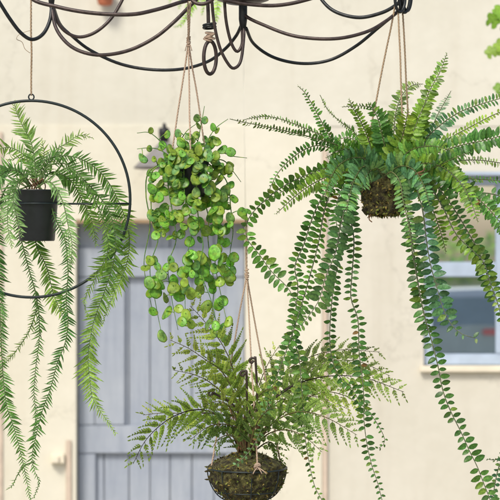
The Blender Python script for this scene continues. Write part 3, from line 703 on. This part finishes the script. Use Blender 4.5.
# bare dark stems and young coiled fronds
for pts in ([(246, 455), (250, 410), (262, 402), (276, 397), (292, 386), (302, 382)], [(246, 455), (240, 425), (228, 422), (215, 414), (202, 413)]):
    b_ = MB(); tube(b_, topath(pts, (0, -.07), 24)[0], .9 * PX, 6); b_.build('stem', M['twig'], mf)
for (cx, cy, bx) in ((252, 361, 256), (243, 374, 246), (211, 394, 236)):
    pts = [P(248 + (bx - 248) * .3, 452, 0), P(bx + 1, 410, -.03)]
    for k_ in range(13):
        a = -.2 - k_ * .62; r_ = 3.6 * (1 - k_ / 15); pts.append(P(cx + r_ * math.cos(a), cy + r_ * math.sin(a), -.05))
    b_ = MB(); tube(b_, crom(pts, 60)[0], lambda t: PX * (.65 + .75 * t), 6); b_.build('fiddlehead', M['twig'], mf)
b_ = MB()
for i in range(46):
    a = U(0, 6.28); q = Vector((cxw + U(2, 10) * PX * math.cos(a), U(2, 10) * PX * math.sin(a), pz(452)))
    tp_ = q + Vector((math.cos(a) * U(4, 20) * PX, math.sin(a) * U(4, 20) * PX, U(22, 50) * PX))
    tube(b_, crom([q, q.lerp(tp_, .5) + Vector((U(-2, 2) * PX, 0, 4 * PX)), tp_], 8)[0], lambda t: PX * (.9 - .4 * t), 5)
b_.build('stem_cluster', M['drystem'], mf)
# right basket
rf = empty('basket_fern', P(384, 215, 0), 'large dark green fern with long strings of rounded leaflets, on three jute ropes', 'hanging plant')
mossmass('moss', 384, [(.5, 214.5), (15, 214.5), (19.5, 213), (21.5, 200), (23.5, 185), (23, 176), (14, 171), (.5, 170)], rf, 1100, 8)
b_ = MB(); tube(b_, crom([P(371, 214, -.03), P(369, 219, -.03), P(372, 222, -.035)], 6)[0], .6 * PX, 5); tube(b_, crom([P(371, 214, -.03), P(367.5, 218, -.03)], 4)[0], .5 * PX, 5); b_.build('root_strand', M['drystem'], rf)
for a, b2 in ((P(396, 0, -.02), P(361, 178, 0)), (P(398, 8, -.02), P(405, 178, -.035)), (P(402.5, 10, 0), P(411, 178, .03))):
    b_ = MB(); twine(b_, jitterline(a, b2, 7, .0008), .9 * PX); b_.build('rope', M['rope'], rf)
DG = (.045, .135, .032); MG = (.085, .215, .042); OG = (.115, .215, .03); BG = (.14, .33, .10); YG = (.26, .36, .05)
BF = [
 # (points, depth, leaflet, spacing, colour, tip, roll)
 ([(370, 176), (350, 164), (338, 150), (325, 128), (313, 106), (305, 93), (298, 86)], (0, .0), 8, 4.6, DG, MG, (.5, .8)),
 ([(372, 176), (362, 145), (353, 131), (342, 123), (328, 110), (320, 95)], (0, .1), 5, 4.6, MG, OG, (1.1, 1.3)),
 ([(370, 178), (344, 149), (314, 138), (286, 131), (258, 125), (243, 122), (230, 119)], (0, -.1), 7, 4.6, DG, (.12, .14, .03), (1.0, 1.2)),
 ([(370, 178), (340, 143), (314, 132), (292, 123), (272, 117), (258, 117), (243, 120)], (0, .08), 6, 4.6, BG, (.14, .18, .05), (.9, 1.2)),
 ([(370, 178), (345, 155), (322, 146), (308, 148), (292, 158), (278, 173), (268, 192)], (0, -.04), 7.5, 5.4, DG, BG, (.3, .5)),
 ([(372, 178), (345, 165), (315, 172), (284, 186), (262, 203), (248, 220), (247, 238), (259, 254), (272, 272), (288, 288), (297, 306), (301, 320)], (0, -.05), 10.5, 6.2, MG, DG, (.7, .1)),
 ([(370, 180), (345, 172), (320, 180), (298, 194), (276, 214)], (-.03, -.12), 11, 5.0, OG, (.12, .2, .08), (.1, .3)),
 ([(372, 178), (340, 168), (312, 176), (285, 190), (262, 203)], (.0, .06), 8, 5.0, MG, (.14, .22, .09), (.6, .5)),
 ([(370, 180), (345, 172), (328, 188), (314, 214), (304, 244), (295, 266), (298, 286), (296, 308), (292, 332), (299, 357), (301, 382), (303, 405), (304, 426), (307, 450), (314, 484), (322, 500)], (-.02, -.1), 9, 5.8, DG, OG, (.1, .3)),
 ([(368, 180), (340, 180), (326, 205), (318, 245), (306, 290), (292, 335), (281, 365), (270, 395), (263, 425), (252, 448), (237, 464)], (-.04, -.14), 8, 5.4, MG, (.13, .26, .14), (.6, .2)),
 ([(372, 182), (352, 182), (346, 205), (340, 228), (335, 254), (326, 276), (318, 302), (301, 326)], (-.05, -.15), 12.5, 5.6, (.06, .15, .055), (.14, .24, .07), (0, .25)),
 ([(372, 182), (350, 190), (340, 225), (338, 260), (332, 300), (330, 345), (337, 373), (350, 386), (362, 405), (372, 416), (381, 430), (385, 442), (379, 448)], (-.02, -.08), 7.5, 5.6, DG, MG, (.1, .5)),
 ([(376, 184), (356, 190), (350, 212), (354, 240), (352, 275), (351, 298), (358, 320), (359, 350), (362, 375), (364, 400), (364, 420), (367, 444), (372, 466), (378, 484), (384, 508)], (-.04, -.1), 8.2, 6.0, DG, DG, (.1, .1)),
 ([(392, 180), (404, 188), (408, 215), (411, 244), (416, 272), (420, 295), (425, 318), (430, 335), (434, 350), (438, 366), (443, 391), (451, 412), (461, 432), (469, 450), (477, 466), (484, 484), (491, 502), (498, 522), (508, 548), (516, 575)], (-.05, -.12), 10, 7.0, DG, (.07, .14, .03), (0, .15)),
 ([(396, 180), (408, 176), (417, 190), (423, 212), (426, 236), (430, 262), (437, 288), (443, 308), (451, 324), (462, 334), (475, 338)], (-.06, -.16), 13, 6.6, (.05, .15, .075), (.06, .14, .05), (.05, .2)),
 ([(396, 178), (420, 176), (440, 190), (456, 212), (468, 232), (479, 252), (487, 275), (496, 298), (502, 318), (506, 340)], (-.02, -.08), 10, 5.8, DG, DG, (.2, .1)),
 ([(398, 178), (424, 180), (442, 206), (456, 234), (472, 250), (484, 263), (491, 285), (499, 308), (504, 330)], (-.04, -.1), 9.5, 5.8, OG, (.09, .14, .03), (.2, .3)),
 ([(398, 176), (430, 168), (452, 176), (470, 192), (488, 208), (505, 230), (518, 260)], (0, -.05), 13, 5.4, DG, MG, (.2, .3)),
 ([(394, 176), (414, 163), (443, 142), (472, 126), (498, 113), (525, 106)], (0, -.04), 8, 4.6, OG, YG, (.9, 1.0)),
 ([(394, 176), (420, 145), (438, 127), (458, 113), (478, 105), (502, 98), (525, 92)], (0, .05), 9.5, 5.4, (.04, .12, .06), MG, (.4, .2)),
 ([(396, 176), (428, 157), (458, 146), (486, 140), (512, 134), (540, 138)], (0, -.07), 14, 5.4, DG, DG, (.3, .2)),
 ([(398, 177), (438, 166), (468, 160), (500, 163), (530, 172)], (.02, .15), 7, 5, (.14, .22, .08), (.2, .3, .12), (.6, .5)),
 ([(398, 178), (430, 172), (462, 178), (500, 181), (540, 190)], (.02, .08), 6, 5.2, DG, DG, (.9, 1.0)),
 ([(392, 174), (408, 150), (419, 124), (424, 106), (430, 90), (440, 72), (447, 53)], (0, .02), 13, 4.8, OG, (.07, .15, .05), (.4, .7)),
 ([(390, 174), (400, 155), (412, 134), (421, 112), (428, 98)], (-.03, .0), 14, 5, OG, OG, (.2, .4)),
 ([(396, 174), (424, 145), (437, 116), (451, 91)], (.02, .16), 9, 4.8, (.12, .22, .14), (.16, .26, .16), (.4, .6)),
 ([(388, 174), (393, 140), (396, 112), (403, 94), (413, 85), (423, 84)], (.02, .10), 12, 5, (.08, .15, .04), (.24, .30, .12), (.2, .5)),
 ([(386, 174), (392, 150), (386, 122), (376, 109), (360, 106), (342, 107)], (.02, .05), 7, 4.6, DG, OG, (.8, 1.1)),
 ([(380, 175), (374, 158), (368, 138), (360, 120), (353, 108), (349, 99)], (-.02, -.06), 10, 4.4, OG, OG, (.4, .8)),
 ([(386, 175), (386, 155), (382, 134), (376, 114), (368, 104)], (-.04, -.08), 13, 4.8, DG, MG, (.2, .3)),
 ([(386, 175), (396, 152), (404, 130), (408, 110)], (-.04, -.1), 15, 4.8, OG, YG, (.1, .3)),
 ([(382, 175), (368, 160), (352, 158), (338, 166), (330, 180), (324, 200)], (-.05, -.16), 12, 4.8, (.06, .15, .07), BG, (.1, .3)),
 ([(384, 175), (366, 166), (356, 176), (350, 194), (346, 214)], (-.08, -.2), 14, 5.0, (.07, .17, .08), BG, (.0, .2)),
 ([(386, 176), (400, 166), (414, 170), (424, 186), (430, 206)], (-.08, -.18), 13, 5.0, (.05, .14, .07), BG, (.0, .2)),
 ([(384, 176), (392, 172), (400, 182), (403, 200), (409, 226), (413, 250)], (-.09, -.14), 9, 5.0, (.08, .18, .06), MG, (.0, .2)),
 ([(392, 176), (420, 164), (440, 166), (458, 180), (470, 200), (478, 222)], (-.04, -.14), 12, 5.0, OG, MG, (.2, .2)),
 ([(390, 176), (408, 152), (430, 146), (450, 150)], (-.05, -.14), 12, 4.8, MG, OG, (.2, .4)),
 ([(376, 176), (356, 152), (340, 150), (326, 158)], (-.03, -.12), 11, 4.8, MG, BG, (.2, .3)),
 ([(378, 176), (364, 150), (350, 138), (336, 140)], (.02, .06), 11, 4.8, DG, MG, (.2, .3)),
 ([(384, 174), (380, 150), (378, 132), (384, 116)], (.04, .1), 12, 4.8, DG, OG, (.2, .3)),
 ([(392, 174), (404, 154), (420, 142), (440, 136)], (.04, .1), 12, 4.8, DG, MG, (.2, .3)),
 ([(394, 176), (416, 182), (430, 204), (440, 230), (446, 252)], (.03, .08), 10, 5.2, OG, MG, (.2, .3)),
 ([(378, 176), (362, 172), (344, 186), (336, 210), (338, 236)], (-.0, -.06), 10, 5.2, DG, MG, (.2, .3)),
 ([(408, 215), (413, 245), (417, 275), (422, 305), (428, 332)], (-.03, -.05), 8, 5.8, (.07, .15, .05), OG, (.5, .4)),
 ([(520, 440), (506, 452), (498, 470), (494, 490), (490, 512)], (-.05, -.07), 6, 5.2, (.04, .13, .07), BG, (.3, .6)),
 ([(520, 455), (505, 457), (495, 460), (487, 459)], (-.03, -.04), 4, 4.6, (.12, .22, .12), (.16, .26, .14), (.9, .9)),
 ([(388, 176), (410, 178), (426, 172), (450, 160), (470, 152)], (-.04, -.1), 11, 4.8, DG, MG, (.2, .4)),
 ([(384, 178), (376, 168), (366, 176), (362, 190)], (-.08, -.14), 12, 4.8, (.10, .2, .09), BG, (.2, .3)),
 ([(398, 176), (450, 190), (500, 196), (530, 220), (528, 300), (520, 380), (520, 460)], (0, -.05), 9, 5.6, DG, MG, (.2, .4)),
]
for i in range(6):
    a = U(-2.9, -.2) ; R_ = U(38, 60); x1, y1 = 384 + R_ * math.cos(a) * 1.1, 172 + R_ * math.sin(a) * .8
    BF.append(([(384 + U(-8, 8), 176), ((384 + x1) / 2, (172 + y1) / 2 - 8), (x1, y1)], (U(-.03, .03), U(-.06, .14)), 11, 4.8, random.choice([DG, MG, OG]), random.choice([MG, OG]), (U(0, .6), U(0, .8))))
for pxs, d, L, sp, c1, c2, rl in BF:
    if pxs[-1][1] < 262:      # arching crown fronds: narrower, closer, tapering to a point
        boston(pxs, (d[0] * 1.5, d[1] * 1.5), L * 1.0, sp * .70, cmul(c1, 1.35), cmul(c2, 1.3), (rl[0] * .75, rl[1] * .75), w=.46, taper=.30, start=.02, ang=.3, parent=rf, stem=(.16, .19, .08))
    else:
        boston(pxs, d, L * .93, sp * .96, cmul(c1, 1.08), cmul(c2, 1.1), (rl[0] + .1, rl[1] + .1), w=.57, taper=.09, parent=rf, stem=(.17, .2, .12))
b_ = MB(); tube(b_, crom([P(414, 176, -.1), P(418, 173, -.12), P(423, 171, -.12), P(425, 168, -.12)], 10)[0], lambda t: PX * (1.2 - .5 * t), 6); tube(b_, crom([P(418, 173, -.12), P(421, 175, -.12), P(424, 174, -.12)], 6)[0], PX * .8, 6); b_.build('dry_stub', M['drystem'], rf)
# ------------------------------------------------------------------ blurred greenery farther back
def lobed(mb, c, r, N, up, col):
    N = N.normalized(); X = (up - N * up.dot(N)).normalized(); Y = N.cross(X); n = 20; vs = [c + N * r * .08]; cs = [cmul(col, 1.15)]
    for k_ in range(n):
        a = 2 * math.pi * k_ / n; rr_ = r * (.72 + .28 * abs(math.cos(2.5 * a)) ** .8) * (1 if abs(a - math.pi) > .3 else .45)
        vs.append(c + X * math.cos(a) * rr_ + Y * math.sin(a) * rr_ * .9 - N * r * .12 * math.cos(2 * a)); cs.append(col)
    mb.add(vs, [(0, 1 + k_, 1 + (k_ + 1) % n) for k_ in range(n)], cs, 0)
iv = empty('climbing_vine', P(520, -40, 2.2), 'blurred light green lobed leaves hanging down at the upper right edge', 'vine')
b_ = MB(); path, _ = topath([(520, -60), (512, -10), (506, 30), (508, 70), (505, 110), (512, 160), (516, 200)], (2.2, 2.3), 30)
tube(b_, path, .004, 6); b_.build('vine_stem', M['drystem'], iv)
for (x, y, r) in [(493, 20, 10), (501, 12, 11), (491, 52, 8), (501, 47, 10), (499, 88, 7.5), (506, 96, 10), (508, 30, 10), (512, 60, 12), (514, 110, 11), (504, 128, 6), (514, 150, 10), (512, -14, 12), (500, -20, 9), (522, 5, 11), (526, 80, 12), (520, 180, 10), (530, 130, 11)]:
    c0 = P(x, y, 2.25 + U(-.05, .05)); near = min(path, key=lambda p: (p - c0).length)
    b_ = MB(); lobed(b_, c0, r * PX * 1.5, Vector((U(-.4, .4), -1, U(0, .6))), Vector((U(-.5, .5), 0, 1)), cmul(random.choice([(.2, .36, .06), (.3, .46, .09), (.15, .3, .06)]), U(.8, 1.2)))
    tube(b_, [near, c0], .0018, 4, (.12, .2, .05), 0, cap=False); b_.build('leaf', [M['olive']], iv)
tf = empty('hanging_fern', P(205, -60, 1.6), 'blurred bright green fern tips hanging into view behind the iron chandelier', 'hanging plant')
b_ = MB(); c0 = P(205, -75, 1.6); lathe(b_, c0.x, c0.y, [(.001, c0.z - .06), (.05, c0.z - .06), (.07, c0.z + .05), (.06, c0.z + .05), (.001, c0.z + .03)], 30); b_.build('pot', M['terracotta'], tf)
b_ = MB(); twine(b_, jitterline(c0 + Vector((0, 0, .03)), c0 + Vector((0, 0, .6)), 6, .001), .003); b_.build('cord', M['rope'], tf)
for pts in ([(205, -60), (196, -40), (188, -15), (179, 8)], [(205, -60), (200, -35), (196, -5), (183, 22), (175, 27)], [(205, -60), (206, -30), (206, -5), (202, 14)], [(205, -60), (214, -35), (218, -10), (216, 18), (212, 24)], [(206, -60), (222, -40), (226, -15), (224, 6)], [(205, -60), (190, -45), (176, -20), (170, 2)]):
    needle(pts, (1.6, 1.58), 9, 4.2, (.26, .55, .06), (.36, .62, .09), (0, .3), parent=tf, w=.42)
# ------------------------------------------------------------------ terracotta wall pot at the top edge
cT = P(105, 5, WALL - .052); tc = empty('terracotta_pot', (cT.x, WALL - .002, cT.z), 'orange terracotta pot on the upper wall, only its base showing at the top edge', 'pot')
b_ = MB(); lathe(b_, cT.x, cT.y, [(.001, cT.z), (.030, cT.z), (.036, cT.z + .008), (.044, cT.z + .055), (.049, cT.z + .055), (.049, cT.z + .075), (.043, cT.z + .075), (.001, cT.z + .06)], 36); b_.build('pot_body', M['terracotta'], tc)
b_ = MB(); tube(b_, [Vector((cT.x + .046 * math.cos(a), cT.y + .046 * math.sin(a), cT.z + .052)) for a in [q * 2 * math.pi / 30 for q in range(30)]], .003, 6, closed=True); tube(b_, [Vector((cT.x, cT.y + .046, cT.z + .052)), Vector((cT.x, WALL + .02, cT.z + .052))], .004, 6); b_.build('wall_ring', M['black'], tc)
# ------------------------------------------------------------------ what the window mirrors: hedge and parked car behind the photographer
hg = MB()
for i in range(9000):
    x = U(-9, 14); z = U(0, 2.2) ; y = -20 + U(-.5, .5) ; z = min(z, 1.9 + .25 * math.sin(x * 1.7) + .15 * math.sin(x * 4.1))
    D = Vector((U(-1, 1), U(-1, 1), U(-.4, 1))).normalized()
    leaflet(hg, Vector((x, y + .5, z)), D, Vector((U(-1, 1), 1, U(-.2, 1))).normalized(), U(.08, .16), U(.05, .09), 'pinnule', cmul(random.choice([(.26, .52, .10), (.34, .58, .14), (.2, .42, .10)]), U(.6, 1.3)), .2, .2)
box(hg, -9, 14, -20.4, -19.7, 0, 1.6)
ho = hg.build('hedge', [M['olive']]); ho['label'] = 'clipped green garden hedge mirrored in the window glass'; ho['category'] = 'hedge'
car = empty('parked_car', (4.4, -7.4, 0), 'dark blue parked car with a pale roof mirrored in the lower window pane', 'car')
def loft(prof, y0, y1, inset, nm, mat, parent):
    b_ = MB(); n = len(prof); zs = [p[1] for p in prof]; zm, zM = min(zs), max(zs); vs = []
    for yy, s in ((y0, 1), (y1, -1)):
        for (x, z) in prof: vs.append(Vector((x, yy + s * inset * (z - zm) / max(.01, zM - zm), z)))
    fs = [tuple(range(n)), tuple(range(2 * n - 1, n - 1, -1))] + [(i, i + n, (i + 1) % n + n, (i + 1) % n) for i in range(n)]
    b_.add(vs, fs, (.2, .2, .2), 0, False); return b_.build(nm, M[mat], parent)
X0 = 1.7
body = loft([(X0, .35), (X0 - .05, .6), (X0 + .05, .95), (X0 + .9, 1.0), (X0 + 3.1, .98), (X0 + 4.1, .85), (X0 + 4.3, .6), (X0 + 4.25, .3), (X0 + 3.9, .25), (X0 + .3, .25)], -8.2, -6.5, .06, 'body', 'carpaint', car)
loft([(X0 + .05, .98), (X0 + .3, 1.30), (X0 + 2.3, 1.35), (X0 + 3.1, .98)], -8.13, -6.57, .18, 'cabin_glass', 'carglass', car)
loft([(X0 + .22, 1.30), (X0 + .3, 1.38), (X0 + 1.5, 1.42), (X0 + 2.25, 1.41), (X0 + 2.35, 1.34)], -7.98, -6.72, .06, 'roof', 'carroof', car)
for x in (X0 + .8, X0 + 3.4):
    for y in (-8.15, -6.55):
        b_ = MB(); vs = []; sg = 28
        for yy, rr_ in ((y - .1, .18), (y - .1, .3), (y - .08, .32), (y + .08, .32), (y + .1, .3), (y + .1, .18)):
            for k_ in range(sg): a = 2 * math.pi * k_ / sg; vs.append(Vector((x + rr_ * math.cos(a), yy, .32 + rr_ * math.sin(a))))
        fs = [(i * sg + k_, i * sg + (k_ + 1) % sg, ((i + 1) % 6) * sg + (k_ + 1) % sg, ((i + 1) % 6) * sg + k_) for i in range(6) for k_ in range(sg)]
        b_.add(vs, fs); b_.add([v_ for v_ in [Vector((x + .18 * math.cos(2 * math.pi * k_ / sg), y + s * .09, .32 + .18 * math.sin(2 * math.pi * k_ / sg))) for s in (-1, 1) for k_ in range(sg)]], [tuple(range(sg)), tuple(range(sg, 2 * sg))], (.5, .5, .5), 1, False)
        b_.build('wheel', [M['tyre'], M['carroof']], car)
for y in (-8.05, -6.65):
    b_ = MB(); box(b_, X0 + .98, X0 + 1.16, y - .13, y + .155, .88, .95, 0, .02); b_.build('tail_light', M['red'], car)
# ------------------------------------------------------------------ light
w = bpy.data.worlds.new('World'); bpy.context.scene.world = w; w.use_nodes = True; nt = w.node_tree
sky = nt.nodes.new('ShaderNodeTexSky'); sky.sky_type = 'NISHITA'; sky.sun_disc = False
EL, AZ = math.radians(48), math.radians(205)      # sun behind the photographer's left shoulder, high
sky.sun_elevation = EL; sky.sun_rotation = AZ; sky.air_density = 1.0; sky.dust_density = 3.0; sky.ozone_density = .6
nt.links.new(sky.outputs[0], nt.nodes['Background'].inputs[0]); nt.nodes['Background'].inputs[1].default_value = .15
sd = bpy.data.lights.new('sun', 'SUN'); sd.energy = 2.3; sd.angle = math.radians(14); sd.color = (1, .96, .89)
so = bpy.data.objects.new('sun', sd); C.objects.link(so)
dirv = Vector((math.sin(AZ) * math.cos(EL), math.cos(AZ) * math.cos(EL), math.sin(EL)))
so.rotation_euler = (-dirv).to_track_quat('-Z', 'Y').to_euler(); so.location = dirv * 20
sc = bpy.context.scene; sc.view_settings.view_transform = 'Standard'; sc.view_settings.look = 'None'
sc.view_settings.exposure = 0.18; sc.view_settings.gamma = 1; sc.render.resolution_x = 1024; sc.render.resolution_y = 1024
